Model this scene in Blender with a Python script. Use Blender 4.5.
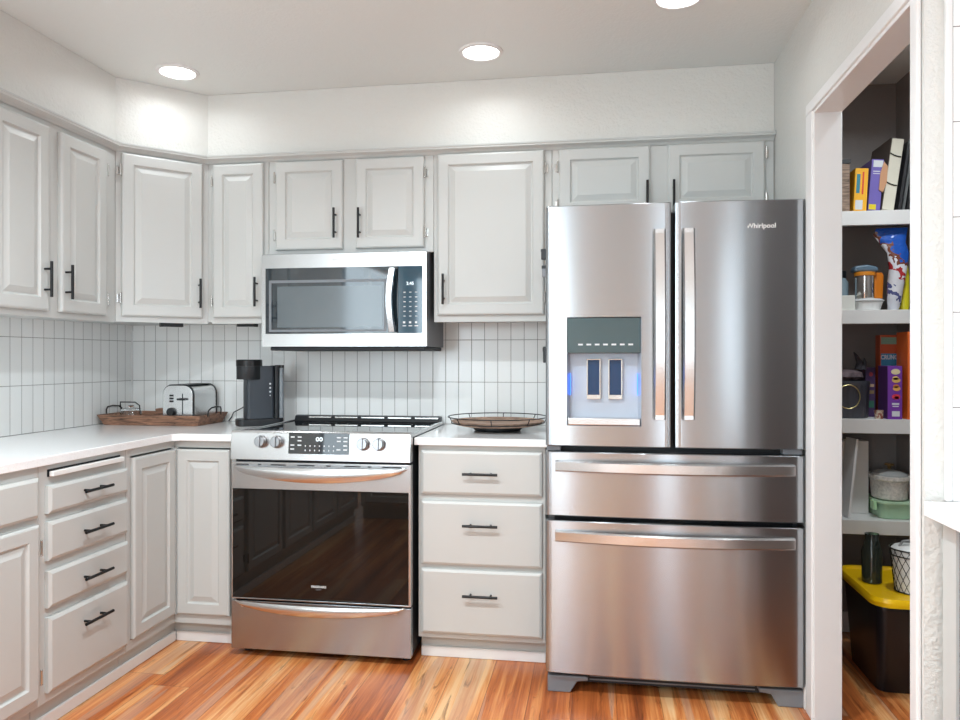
import bpy, bmesh, math, random
from mathutils import Vector, Matrix
random.seed(7)
PI = math.pi
for o in list(bpy.data.objects): bpy.data.objects.remove(o, do_unlink=True)
SC = bpy.context.scene
COL = SC.collection
# ---------------------------------------------------------------- camera
cam_d = bpy.data.cameras.new('camera'); cam = bpy.data.objects.new('camera', cam_d); COL.objects.link(cam)
cam.location = (2.4097, -3.6108, 1.2351); cam.rotation_euler = (PI/2, 0, 0.1535)
cam_d.sensor_width = 36; cam_d.lens = 750.1/960*36; cam_d.shift_y = -1.5/960; cam_d.clip_start = 0.05
SC.camera = cam
# ---------------------------------------------------------------- world, light, exposure
w = bpy.data.worlds.new('world'); SC.world = w; w.use_nodes = True
w.node_tree.nodes['Background'].inputs[0].default_value = (0.78, 0.89, 1.0, 1)
w.node_tree.nodes['Background'].inputs[1].default_value = 1.2
SC.view_settings.view_transform = 'Standard'; SC.view_settings.look = 'None'
SC.view_settings.exposure = 0.05; SC.view_settings.gamma = 1
SC.view_settings.use_curve_mapping = False
def area(name, loc, rot, sx, sy, power, col=(1, 1, 1), shape='RECTANGLE', spread=PI):
    l = bpy.data.lights.new(name, 'AREA'); l.shape = shape; l.size = sx
    if shape == 'RECTANGLE': l.size_y = sy
    l.energy = power; l.color = col; l.spread = spread
    o = bpy.data.objects.new(name, l); COL.objects.link(o); o.location = loc; o.rotation_euler = rot
    return o
# added fill lights, set as daylight at unseen rear, side and left windows
FILL_WIN = [(0.10, 0.95), (1.30, 1.60), (2.95, 3.35), (4.0, 4.3), (4.95, 5.4)]  # unseen rear openings, spaced for fill light and streaks on the steel
FILL_WPOW = [36, 9, 9, 4, 4]
for (a, b), pw in zip(FILL_WIN, FILL_WPOW):
    area('window_daylight_rear', ((a+b)/2, -6.53, 1.25), (PI/2, 0, 0), b-a-.1, 2.0, pw, (0.76, 0.91, 1.0))
area('window_daylight_side', (5.92, -4.2, 1.35), (0, PI/2, 0), 1.5, 1.9, 34, (0.74, 0.86, 1.0))
area('window_daylight_left', (0.02, -5.1, 1.35), (0, -PI/2, 0), 1.7, 1.9, 50, (0.76, 0.91, 1.0))
CANS_AND_FILL = [(0.632, -0.623), (1.953, -0.632), (2.687, -0.985), (1.05, -2.3), (1.90, -2.25), (0.95, -4.4), (1.5, -5.0), (3.7, -4.6), (3.50, -.95)]  # lights in view come first; the rest are added unseen fill
CEIL = 2.469
for i, (x, y) in enumerate(CANS_AND_FILL):
    area('can_light_beam', (x, y, CEIL-0.012), (0, 0, 0), 0.12, 0, [1.0, 1.2, 1.2, 22, 28, 24, 26, 10, 9.5][i], (0.85, 0.945, 1.0), 'DISK', 2.75)

# ---------------------------------------------------------------- materials
class NT:
    def __init__(s, name):
        s.m = bpy.data.materials.new(name); s.m.use_nodes = True; s.t = s.m.node_tree; s.n = s.t.nodes
        s.b = s.n['Principled BSDF']; s.out = s.n['Material Output']
    def new(s, t, **k):
        n = s.n.new(t)
        for a, v in k.items(): setattr(n, a, v)
        return n
    def link(s, a, b): s.t.links.new(a, b)
    def math(s, op, a, b=None, c=None):
        n = s.new('ShaderNodeMath', operation=op)
        for i, v in enumerate((a, b, c)):
            if v is None: continue
            if isinstance(v, (int, float)): n.inputs[i].default_value = v
            else: s.link(v, n.inputs[i])
        return n.outputs[0]
    def obj(s): return s.new('ShaderNodeTexCoord').outputs['Object']
    def sep(s, v):
        n = s.new('ShaderNodeSeparateXYZ'); s.link(v, n.inputs[0]); return n.outputs
    def comb(s, x, y, z):
        n = s.new('ShaderNodeCombineXYZ')
        for i, v in enumerate((x, y, z)):
            if isinstance(v, (int, float)): n.inputs[i].default_value = v
            else: s.link(v, n.inputs[i])
        return n.outputs[0]
    def noise(s, vec, scale, detail=3, rough=.5, dist=0):
        n = s.new('ShaderNodeTexNoise'); s.link(vec, n.inputs['Vector'])
        n.inputs['Scale'].default_value = scale; n.inputs['Detail'].default_value = detail
        n.inputs['Roughness'].default_value = rough; n.inputs['Distortion'].default_value = dist
        return n.outputs['Fac']
    def ramp(s, fac, stops):
        n = s.new('ShaderNodeValToRGB'); s.link(fac, n.inputs[0]); e = n.color_ramp.elements
        while len(e) < len(stops): e.new(.5)
        for i, (p, c) in enumerate(stops): e[i].position = p; e[i].color = (*c, 1)
        return n.outputs[0]
    def mixc(s, f, a, b, mode='MIX'):
        n = s.new('ShaderNodeMix', data_type='RGBA', blend_type=mode)
        for i, v in ((0, f), (6, a), (7, b)):
            if isinstance(v, (int, float)): n.inputs[i].default_value = v
            elif isinstance(v, tuple): n.inputs[i].default_value = (*v, 1)
            else: s.link(v, n.inputs[i])
        return n.outputs[2]
    def bump(s, h, strength, dist):
        n = s.new('ShaderNodeBump'); s.link(h, n.inputs['Height'])
        n.inputs['Strength'].default_value = strength; n.inputs['Distance'].default_value = dist
        s.link(n.outputs[0], s.b.inputs['Normal']); return n
    def set(s, **k):
        for a, v in k.items():
            a = a.replace('_', ' ')
            if a == 'Color': a = 'Base Color'
            i = s.b.inputs[a]
            if isinstance(v, tuple): i.default_value = (*v, 1)
            elif isinstance(v, (int, float)): i.default_value = v
            else: s.link(v, i)
        return s
def srgb(r, g, b):
    f = lambda c: (c/255/12.92) if c/255 <= .04045 else ((c/255+.055)/1.055)**2.4
    return (f(r), f(g), f(b))
def plain(name, col, rough=.5, metal=0, var=.04, scale=8, **k):
    m = NT(name); nz = m.noise(m.obj(), scale, 3)
    lo = tuple(max(0, c*(1-var)) for c in col); hi = tuple(min(1, c*(1+var)) for c in col)
    m.set(Color=m.ramp(nz, [(.3, lo), (.7, hi)]), Roughness=rough, Metallic=metal, **k)
    return m.m
def textured_wall(name, col, s1=85, strength=.6):
    m = NT(name); o = m.obj(); n1 = m.noise(o, s1, 3, .55); n2 = m.noise(o, s1*.4, 2)
    h = m.math('ADD', m.math('MULTIPLY', n1, .7), m.math('MULTIPLY', n2, .6))
    m.bump(h, strength, .007); m.set(Color=col, Roughness=.42); return m.m
M = {}
M['wall'] = textured_wall('painted_wall', srgb(217, 216, 211))
M['ceiling'] = textured_wall('painted_ceiling', srgb(229, 233, 231), 90, .25)
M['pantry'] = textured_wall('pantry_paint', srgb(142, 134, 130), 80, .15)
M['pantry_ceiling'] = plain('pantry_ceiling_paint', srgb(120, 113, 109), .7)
M['cab'] = plain('cabinet_paint', srgb(199, 200, 197), .38, var=.012, scale=3)
M['trim'] = plain('white_trim_paint', srgb(232, 231, 230), .32, var=.012, scale=3)
M['shelfw'] = plain('white_shelf_paint', srgb(228, 226, 223), .45, var=.03)
M['black'] = plain('matte_black_metal', srgb(22, 22, 23), .35, .3)
M['blackplastic'] = plain('black_plastic', srgb(28, 30, 33), .4)
M['darkgap'] = plain('dark_gasket', srgb(30, 34, 38), .6)  # dark rubber and plastic; also paints the shade in the board slot
M['greyplastic'] = plain('grey_plastic', srgb(120, 123, 128), .45)
M['chrome'] = plain('polished_metal', (.75, .74, .72), .14, 1)
M['knob'] = plain('brushed_knob', (.33, .33, .34), .28, 1)
M['nickel'] = plain('nickel', (.55, .54, .52), .25, 1)
M['white'] = plain('white_gloss', srgb(235, 235, 233), .3)
M['led'] = None
def steel(name, col, rough, aniso=.75, streak=.35, vert=False):
    m = NT(name); o = m.obj(); x, y, z = m.sep(o)
    v = m.comb(m.math('MULTIPLY', x, 3), m.math('MULTIPLY', y, 3), m.math('MULTIPLY', z, 400)) if not vert else m.comb(m.math('MULTIPLY', x, 300), m.math('MULTIPLY', y, 300), m.math('MULTIPLY', z, 3))
    nz = m.noise(v, 1.0, 2)
    m.set(Color=m.ramp(nz, [(.3, tuple(c*.985 for c in col)), (.7, tuple(min(1, c*1.01) for c in col))]), Metallic=1.0,
          Roughness=m.math('ADD', rough-.01, m.math('MULTIPLY', nz, .02)), Anisotropic=aniso, Anisotropic_Rotation=0.25)
    t = m.new('ShaderNodeTangent', direction_type='RADIAL', axis='Z'); m.link(t.outputs[0], m.b.inputs['Tangent'])
    return m.m
M['steel'] = steel('brushed_stainless', (.45, .475, .50), .235, .97)
M['steel_l'] = steel('bright_stainless', (.62, .625, .63), .26, .6)
M['steel_h'] = plain('satin_stainless', (.70, .705, .71), .24, 1)
M['blackglass'] = plain('black_glass', (.006, .006, .007), .03, 0, Specular_IOR_Level=.75)
M['ovenglass'] = plain('oven_glass', (.008, .007, .006), .025, 0, Specular_IOR_Level=.42)
M['mwglass'] = plain('microwave_glass', (.012, .022, .03), .04, 0, Specular_IOR_Level=1.0)
M['mwscreen'] = plain('microwave_screen', (.10, .125, .14), .10, 0, Specular_IOR_Level=.9)
M['mwpanel'] = plain('microwave_panel_glass', (.008, .05, .085), .05, 0, Specular_IOR_Level=.8)
M['teal'] = plain('dispenser_glass', (.045, .085, .095), .05, 0, Specular_IOR_Level=1.0)
M['dispin'] = plain('dispenser_lining', srgb(176, 184, 196), .3, .2)
M['paddle'] = plain('blue_paddle', srgb(34, 62, 98), .12)
def emit(name, col, st):
    m = NT(name); m.set(Color=col, Emission_Color=col, Emission_Strength=st); return m.m
M['lamp'] = emit('lamp_lens', (1, .985, .96), 12)
M['digits'] = emit('lit_digits', (.85, .95, 1), 1.1)
M['blueled'] = emit('blue_led', (.05, .22, 1), 2.2)
M['print'] = plain('white_print', srgb(215, 218, 220), .5)
M['printg'] = plain('grey_print', srgb(120, 125, 130), .5)
def clear(name, col=(1, 1, 1), rough=.02):
    m = NT(name); m.set(Color=col, Roughness=rough, IOR=1.45, Transmission_Weight=1.0); return m.m
M['glass'] = clear('clear_glass'); M['smoke'] = plain('clear_tank_plastic', srgb(176, 182, 188), .12, Transmission_Weight=.5)
def quartz():
    m = NT('white_quartz'); nz = m.noise(m.obj(), 220, 2)
    m.set(Color=m.ramp(nz, [(.25, srgb(238, 238, 238)), (.5, srgb(246, 246, 246))]), Roughness=.12); return m.m
M['quartz'] = quartz()
def tile(name, ax, phase, z0, pw=.0642, ph=.2054, tone=srgb(246, 247, 245)):
    m = NT(name); o = m.obj(); c = m.sep(o); u = c[ax]; z = c[2]
    def edge(v, ph0, p, g):                      # 1 inside the joint
        f = m.math('FRACT', m.math('DIVIDE', m.math('SUBTRACT', v, ph0-50*p), p))
        d = m.math('MINIMUM', f, m.math('SUBTRACT', 1.0, f))
        return m.math('MULTIPLY', d, p), g
    du, _ = edge(u, phase, pw, 0); dz, _ = edge(z, z0, ph, 0)
    d = m.math('MINIMUM', du, dz)
    joint = m.math('LESS_THAN', d, .0011)
    iu = m.math('FLOOR', m.math('DIVIDE', m.math('SUBTRACT', u, phase-50*pw), pw)); iz = m.math('FLOOR', m.math('DIVIDE', m.math('SUBTRACT', z, z0-50*ph), ph))
    wn = m.new('ShaderNodeTexWhiteNoise', noise_dimensions='2D'); m.link(m.comb(iu, iz, 0), wn.inputs[0])
    tc = m.ramp(wn.outputs[0], [(0, tuple(c*.96 for c in tone)), (1, tone)])
    m.set(Color=m.mixc(joint, tc, srgb(128, 124, 120)), Roughness=m.math('ADD', .16, m.math('MULTIPLY', joint, .6)))
    h = m.math('ADD', m.math('MINIMUM', m.math('MULTIPLY', d, 350), 1.0), m.math('MULTIPLY', m.noise(o, 14, 2), .5))
    m.bump(h, .35, .0015); return m.m
M['tile_back'] = tile('tile_back', 0, .0775, 1.3254)
M['tile_left'] = tile('tile_left', 1, -.0645, 1.3254)
M['tile_right'] = tile('tile_right', 0, 3.2005, 1.98, .0642*3, .2137)
def wood_floor():
    m = NT('plank_floor'); o = m.obj(); x, y, z = m.sep(o)
    W_ = .158; L_ = 1.22
    xi = m.math('FLOOR', m.math('DIVIDE', m.math('ADD', x, 10), W_))
    w1 = m.new('ShaderNodeTexWhiteNoise', noise_dimensions='1D'); m.link(xi, w1.inputs['W'])
    yy = m.math('ADD', m.math('DIVIDE', m.math('ADD', y, 20), L_), w1.outputs[0]); yi = m.math('FLOOR', yy)
    w2 = m.new('ShaderNodeTexWhiteNoise', noise_dimensions='2D'); m.link(m.comb(xi, yi, 0), w2.inputs[0]); rnd = w2.outputs[0]
    off = m.math('MULTIPLY', rnd, 37)
    # wide grain bands inside each plank, then fine fibres
    v1 = m.comb(m.math('ADD', m.math('MULTIPLY', x, 13), off), m.math('MULTIPLY', y, .55), off)
    n1 = m.noise(v1, 1.0, 3, .5, .5)
    v2 = m.comb(m.math('MULTIPLY', x, 110), m.math('MULTIPLY', y, 3.0), off)
    n2 = m.noise(v2, 1.0, 3, .6, .2)
    v3 = m.comb(m.math('MULTIPLY', x, 34), m.math('MULTIPLY', y, 3.2), off)
    n3 = m.noise(v3, 1.0, 4, .65, 1.2)
    f = m.math('ADD', m.math('MULTIPLY', n1, 1.15), m.math('MULTIPLY', m.math('SUBTRACT', rnd, .5), .30))
    f = m.math('ADD', f, m.math('MULTIPLY', m.math('SUBTRACT', n2, .5), .5))
    c = m.ramp(f, [(.25, srgb(124, 62, 32)), (.42, srgb(172, 92, 46)), (.55, srgb(198, 114, 60)), (.68, srgb(220, 148, 88)), (.85, srgb(236, 188, 136))])
    knot = m.ramp(n3, [(.31, (1, 1, 1)), (.43, (0, 0, 0))])
    c = m.mixc(m.math('MULTIPLY', m.sep(knot)[0], .65), c, srgb(96, 46, 24))
    gsel = m.math('GREATER_THAN', m.noise(m.comb(m.math('MULTIPLY', x, 16), m.math('MULTIPLY', y, .35), m.math('ADD', off, 5)), 1.0, 1), .62)
    c = m.mixc(m.math('MULTIPLY', gsel, .38), c, srgb(190, 160, 140))
    fx = m.math('FRACT', m.math('DIVIDE', m.math('ADD', x, 10), W_)); fy = m.math('FRACT', yy)
    ex = m.math('MULTIPLY', m.math('MINIMUM', fx, m.math('SUBTRACT', 1, fx)), W_); ey = m.math('MULTIPLY', m.math('MINIMUM', fy, m.math('SUBTRACT', 1, fy)), L_)
    e = m.math('MINIMUM', ex, ey)
    seam = m.math('LESS_THAN', e, .0011)
    c = m.mixc(m.math('MULTIPLY', seam, .6), c, srgb(80, 40, 22))
    m.set(Color=c, Roughness=m.math('ADD', .24, m.math('MULTIPLY', n2, .14)))
    h = m.math('ADD', m.math('MINIMUM', m.math('MULTIPLY', e, 500), 1), m.math('MULTIPLY', n2, .25))
    m.bump(h, .25, .001); return m.m
M['floor'] = wood_floor()
def rustic(name, a, b, sc=1):
    m = NT(name); x, y, z = m.sep(m.obj()); v = m.comb(m.math('MULTIPLY', x, 7*sc), m.math('MULTIPLY', y, 30*sc), m.math('MULTIPLY', z, 60*sc))
    nz = m.noise(v, 1, 4, .65, .8); m.set(Color=m.ramp(nz, [(.3, a), (.52, b), (.75, tuple(min(1, c*1.7) for c in b))]), Roughness=.6); m.bump(nz, .4, .003); return m.m
M['traywood'] = rustic('rustic_wood', srgb(48, 32, 26), srgb(142, 104, 82), 1.6)
M['rattan'] = rustic('pale_wood', srgb(120, 92, 76), srgb(176, 146, 126))

# ---------------------------------------------------------------- mesh builder
class MB:
    def __init__(s): s.bm = bmesh.new(); s.mi = 0
    def _f(s, vs, smooth=False):
        try: f = s.bm.faces.new(vs)
        except ValueError: return
        f.material_index = s.mi; f.smooth = smooth; return f
    def box(s, x0, x1, y0, y1, z0, z1):
        v = [s.bm.verts.new((x, y, z)) for z in (z0, z1) for y in (y0, y1) for x in (x0, x1)]
        for q in ((0, 2, 3, 1), (4, 5, 7, 6), (0, 1, 5, 4), (2, 6, 7, 3), (0, 4, 6, 2), (1, 3, 7, 5)): s._f([v[i] for i in q])
        return s
    def prism(s, pts, a, b, axis='z', smooth=False):
        def P(p, h): return {'z': (p[0], p[1], h), 'x': (h, p[0], p[1]), 'y': (p[0], h, p[1])}[axis]
        A = [s.bm.verts.new(P(p, a)) for p in pts]; B = [s.bm.verts.new(P(p, b)) for p in pts]; n = len(pts)
        s._f(A[::-1]); s._f(B)
        for i in range(n): s._f([A[i], A[(i+1) % n], B[(i+1) % n], B[i]], smooth)
        return s
    def loops(s, rings, cap0=True, cap1=True, smooth=True, closed=True):
        R = [[s.bm.verts.new(p) for p in r] for r in rings]; n = len(R[0])
        for a, b in zip(R, R[1:]):
            for i in range(n if closed else n-1): s._f([a[i], a[(i+1) % n], b[(i+1) % n], b[i]], smooth)
        if cap0: s._f(R[0][::-1])
        if cap1: s._f(R[-1])
        return s
    def tube(s, path, r, n=8, closed=False, flat=None):
        pts = [Vector(p) for p in path]; rings = []; N = len(pts); prev = None
        for i, p in enumerate(pts):
            if closed: t = pts[(i+1) % N]-pts[i-1]
            else: t = (pts[min(i+1, N-1)]-pts[max(i-1, 0)])
            t.normalize()
            if prev is None:
                up = Vector((0, 0, 1)) if abs(t.z) < .9 else Vector((1, 0, 0)); a = t.cross(up).normalized()
            else: a = (prev - t*prev.dot(t)).normalized()
            prev = a; b = t.cross(a); rr = r[i] if isinstance(r, (list, tuple)) else r
            rings.append([p+(a*math.cos(2*PI*k/n)+b*math.sin(2*PI*k/n)*(flat or 1))*rr for k in range(n)])
        if closed: rings.append(rings[0]); s.loops(rings, False, False)
        else: s.loops(rings)
        return s
    def cyl(s, p0, p1, r, n=16, r1=None):
        return s.tube([p0, p1], [r, r1 if r1 is not None else r], n)
    def lathe(s, prof, c=(0, 0, 0), n=24, axis='z', cap0=True, cap1=True, sx=1, sy=1):
        rings = []
        for r, h in prof:
            ring = []
            for k in range(n):
                a = 2*PI*k/n; u, v = r*math.cos(a)*sx, r*math.sin(a)*sy
                ring.append({'z': (c[0]+u, c[1]+v, c[2]+h), 'y': (c[0]+u, c[1]+h, c[2]-v), 'x': (c[0]+h, c[1]+u, c[2]+v)}[axis])
            rings.append(ring)
        return s.loops(rings, cap0, cap1)
    def sphere(s, c, r, n=12, sz=1):
        return s.lathe([(r*math.sin(PI*max(.02, min(.98, i/8)))*1.0, -r*sz*math.cos(PI*i/8)) for i in range(9)], c, n)
    def build(s, name, mat, parent=None, bevel=0, seg=2, sharp=35, M4=None):
        bmesh.ops.recalc_face_normals(s.bm, faces=s.bm.faces)
        if M4: s.bm.transform(M4)
        me = bpy.data.meshes.new(name); s.bm.to_mesh(me); s.bm.free()
        for m in (mat if isinstance(mat, list) else [mat]): me.materials.append(m)
        o = bpy.data.objects.new(name, me); COL.objects.link(o)
        if any(p.use_smooth for p in me.polygons): me.set_sharp_from_angle(angle=math.radians(sharp))
        if parent: o.parent = parent
        if bevel:
            b = o.modifiers.new('bevel', 'BEVEL'); b.width = bevel; b.segments = seg; b.limit_method = 'ANGLE'; b.angle_limit = math.radians(40)
            b.harden_normals = False
        return o
def tag(o, label=None, cat=None, group=None, kind=None):
    if label: o['label'] = label
    if cat: o['category'] = cat
    if group: o['group'] = group
    if kind: o['kind'] = kind
    return o
def empty(name, loc, rz, label, cat, group=None):
    e = bpy.data.objects.new(name, None); COL.objects.link(e); e.location = loc; e.rotation_euler = (0, 0, rz)
    e.empty_display_size = .05; return tag(e, label, cat, group)
def struct(name, mb, mat, **k): return tag(mb.build(name, mat, **k), kind='structure')
def plabel(o, l): o['label'] = l; return o
def text(s, size, mat, parent, loc, rot=(PI/2, 0, 0), name='lettering', ext=.0004, bold=0, sx=1):
    cu = bpy.data.curves.new('t', 'FONT'); cu.body = s; cu.size = size; cu.extrude = ext; cu.offset = bold; cu.align_x = 'CENTER'; cu.align_y = 'CENTER'
    cu.resolution_u = 3
    to = bpy.data.objects.new('t', cu); COL.objects.link(to); bpy.context.view_layer.update()
    me = bpy.data.meshes.new_from_object(to.evaluated_get(bpy.context.evaluated_depsgraph_get()))
    bpy.data.objects.remove(to, do_unlink=True)
    o = bpy.data.objects.new(name, me); COL.objects.link(o); me.materials.clear(); me.materials.append(mat)
    o.location = loc; o.rotation_euler = rot; o.scale = (sx, 1, 1); o.parent = parent; return o

W = 3.1456; XR = 5.95; YB = -6.55
# ================================================================ STRUCTURE
struct('floor', MB().box(-.12, XR+.12, YB-.12, .12, -.1, 0), M['floor'])
struct('ceiling', MB().box(-.12, XR+.12, YB-.12, .12, CEIL, CEIL+.1), M['ceiling'])
mb = MB(); mb.box(-.12, 0, -4.1, 0, 0, CEIL); mb.box(-.12, 0, YB, -6.1, 0, CEIL); mb.box(-.12, 0, -6.1, -4.1, 0, .45); mb.box(-.12, 0, -6.1, -4.1, 2.25, CEIL)
struct('wall_left', mb, M['wall'])
struct('wall_back', MB().box(-.12, W+.1, 0, .12, 0, CEIL), M['wall'])
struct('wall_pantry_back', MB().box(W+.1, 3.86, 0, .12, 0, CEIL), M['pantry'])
# right wall with the pantry opening
PY0, PY1, PZ = -.912, -1.728, 2.083; T = .080
mb = MB(); mb.box(W, W+T, PY0, 0, 0, CEIL); mb.box(W, W+T, PY1, PY0, PZ, CEIL); mb.box(W, W+T, -1.775, PY1, 0, CEIL)
mb.box(W+T, XR, -1.775, -1.728, 0, CEIL)
struct('wall_right', mb, M['wall'])
mb = MB(); mb.box(3.74, 3.86, -1.727, 0, 0, CEIL); mb.box(W+T+.001, W+T+.006, PY0, -.001, 0, CEIL-.001); mb.box(W+T+.001, 3.739, -1.727, -1.722, 0, CEIL-.001); mb.box(W+T+.001, W+T+.006, -1.721, PY0, PZ+.02, CEIL-.001)
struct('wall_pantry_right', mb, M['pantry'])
struct('wall_far_right', MB().box(XR, XR+.12, YB, -5.3, 0, CEIL).box(XR, XR+.12, -3.1, -1.775, 0, CEIL).box(XR, XR+.12, -5.3, -3.1, 0, .55).box(XR, XR+.12, -5.3, -3.1, 2.15, CEIL), M['wall'])
mb = MB(); edges = [-.12]+[v for ab in FILL_WIN for v in ab]+[XR+.12]
for a, b in zip(edges[::2], edges[1::2]): mb.box(a, b, YB-.12, YB, 0, CEIL)
for a, b in FILL_WIN: mb.box(a, b, YB-.12, YB, 2.3, CEIL); mb.box(a, b, YB-.12, YB, 0, .15)
struct('wall_rear', mb, M['wall'])
def window(n, x0, x1, z0, z1, place):  # frames of unseen windows, added to go with the fill lights
    f = MB(); t = .05
    f.box(x0, x0+t, -.03, .03, z0, z1); f.box(x1-t, x1, -.03, .03, z0, z1); f.box(x0+t, x1-t, -.03, .03, z0, z0+t); f.box(x0+t, x1-t, -.03, .03, z1-t, z1); xm = (x0+x1)/2
    f.box(xm-.03, xm+.03, -.03, .03, z0+t, z1-t)
    o = struct('window_%d' % n, f, M['trim']); o.matrix_world = place; return o
for i, (a, b) in enumerate(FILL_WIN): window((1, 4, 5, 6, 7)[i], a+.001, b-.001, .151, 2.299, Matrix.Translation((0, YB-.06, 0)))
window(2, -6.099, -4.101, .451, 2.249, Matrix.Translation((-.06, 0, 0)) @ Matrix.Rotation(PI/2, 4, 'Z'))
window(3, -5.299, -3.101, .551, 2.149, Matrix.Translation((XR+.06, 0, 0)) @ Matrix.Rotation(PI/2, 4, 'Z'))
# soffit over the wall cabinets
SZ = 2.177
struct('wall_soffit', MB().prism([(.001, -.001), (W-.001, -.001), (W-.001, -.33), (.611, -.33), (.33, -.609), (.33, -2.95), (.001, -2.95)], SZ+.001, CEIL-.001), M['wall'])
# crown under the soffit
def crown(path, prof, name):
    rings = []; P = [Vector(p) for p in path]
    for i, p in enumerate(P):
        d0 = (P[i]-P[i-1]).normalized() if i else (P[1]-P[0]).normalized()
        d1 = (P[i+1]-P[i]).normalized() if i < len(P)-1 else d0
        n0 = Vector((d0.y, -d0.x)); n1 = Vector((d1.y, -d1.x)); b = (n0+n1).normalized(); k = 1/max(.3, b.dot(n0))
        rings.append([(p.x+b.x*k*a, p.y+b.y*k*a, z) for a, z in prof])
    return struct(name, MB().loops(rings, smooth=False), M['cab'])
FRONT = [(.332, -2.94), (.332, -.6095), (.6115, -.332), (W-.002, -.332)]
crown(FRONT, [(0, 2.1435), (.004, 2.1435), (.012, 2.153), (.026, 2.160), (.031, 2.161), (.031, 2.168), (.034, 2.170), (.034, SZ-.001), (0, SZ-.001)], 'trim_1')
# tiled backsplash
struct('wall_back_tile', MB().box(.009, 2.224, -.008, -.0005, .9145, 1.42).box(.914, 1.676, -.008, -.0005, .80, .9145), M['tile_back'])
struct('wall_left_tile', MB().box(.0005, .008, -2.95, -.0005, .9145, 1.42), M['tile_left'])
struct('wall_right_tile', MB().box(3.201, 4.6, -1.785, -1.7755, .9145, CEIL-.001), M['tile_right'])
struct('trim_2', MB().box(3.186, 3.2005, -1.789, -1.7755, .9145, CEIL-.001), M['trim'], bevel=.003)
struct('trim_3', MB().box(.0085, .0145, -.0145, -.0085, .9145, 1.38), M['trim'])
# pantry casing and jambs
CW = .068
mb = MB()
for a, b in ((PY0-.004, PY0+CW), (PY1-.036, PY1+.004)): mb.box(W-.012, W-.0005, a, b, 0, PZ-.0045)
mb.box(W-.012, W-.0005, PY1-.036, PY0+CW, PZ-.004, PZ+.034)
struct('trim_4', mb, M['trim'], bevel=.004)
mb = MB(); mb.box(W-.006, W+T+.004, PY0-.014, PY0-.0005, 0, PZ-.0005); mb.box(W-.006, W+T+.004, PY1+.0005, PY1+.014, 0, PZ-.0005); mb.box(W-.006, W+T+.004, PY1+.0145, PY0-.0145, PZ-.016, PZ-.0005)
struct('door_1', mb, M['trim'], bevel=.002)
struct('baseboard_right', MB().box(W-.013, W-.001, -.835, -.78, .001, .09), M['trim'], bevel=.003)
struct('baseboard_pantry', MB().box(3.256, 3.73, -.014, -.001, .001, .09), M['shelfw'], bevel=.003)

# ================================================================ CEILING LIGHTS AND ADDED FILL LIGHTS
FILL_LAB = ['round recessed ceiling light over the left counter, outside the frame', 'round recessed ceiling light over the middle of the kitchen, outside the frame', 'round recessed ceiling light above the left part of the room behind the viewer', 'round recessed ceiling light behind the viewer', 'round recessed ceiling light over the dining side', 'round recessed ceiling light inside the pantry, hidden by its header']  # unseen lights added to brighten the cabinet fronts and the pantry
for i, (x, y) in enumerate(CANS_AND_FILL):
    e = empty('recessed_light', (x, y, CEIL), 0, ['round recessed ceiling light above the diagonal corner cabinet', 'round recessed ceiling light above the tall cabinet and range', 'round recessed ceiling light above the fridge, cut by the top edge'][i] if i < 3 else FILL_LAB[i-3], 'ceiling light', 'recessed ceiling lights')
    MB().lathe([(.070, -.004), (.074, -.009), (.088, -.006), (.0895, -.0005), (.070, -.0005)], n=40, cap0=False, cap1=False).build('trim_ring', M['trim'], e)
    MB().lathe([(.0695, -.0045), (.0695, -.001)], n=40).build('lens', M['lamp'], e)

# ================================================================ CABINETS
def ring_panel(x0, x1, z0, z1, yb, yf, prof):
    """concentric rectangles: prof is (inset, depth behind the front face)"""
    rings = [[(x0, yb, z0), (x1, yb, z0), (x1, yb, z1), (x0, yb, z1)]]
    for ins, dp in prof: rings.append([(x0+ins, yf+dp, z0+ins), (x1-ins, yf+dp, z0+ins), (x1-ins, yf+dp, z1-ins), (x0+ins, yf+dp, z1-ins)])
    return MB().loops(rings, smooth=False)
DOOR = [(0, .006), (.003, .002), (.008, 0), (.047, 0), (.049, .003), (.0525, .0085), (.057, .009), (.059, .008), (.078, .0018), (.080, .001)]
DRAW = [(0, .007), (.002, .005), (.009, .001), (.011, 0)]
def bar_pull(parent, x, z, yf, horiz=False, L=.135, label=None):
    e = MB(); s = L/2; y = yf-.030
    if horiz:
        e.cyl((x-s, y, z), (x+s, y, z), .0055, 12); [e.cyl((x+k*s*.58, y, z), (x+k*s*.58, yf-.0002, z), .0042, 10) for k in (-1, 1)]
    else:
        e.cyl((x, y, z-s), (x, y, z+s), .0055, 12); [e.cyl((x, y, z+k*s*.58), (x, yf-.0002, z+k*s*.58), .0042, 10) for k in (-1, 1)]
    return e.build('handle', M['black'], parent)
def hinge(parent, x, z, yf, side):
    e = MB(); e.cyl((x, yf-.004, z-.021), (x, yf-.004, z+.021), .0035, 8); e.sphere((x, yf-.004, z+.023), .004, 8); e.sphere((x, yf-.004, z-.023), .004, 8)
    e.box(min(x, x+side*.012), max(x, x+side*.012), yf+.0155, yf+.0185, z-.018, z+.018)
    return e.build('hinge', M['nickel'], parent)
def door(parent, x0, x1, z0, z1, yfr, hx=None, hz=None, hs=0, hzs=(), flat=False):
    yf = yfr-.021
    d = ring_panel(x0, x1, z0, z1, yfr-.0006, yf, DOOR).build('door', M['cab'], parent)
    if hx is not None: bar_pull(d, hx, hz, yf)
    for z in hzs: hinge(d, x0-.0045 if hs < 0 else x1+.0045, z, yf+.003, hs)
    return d
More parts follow.
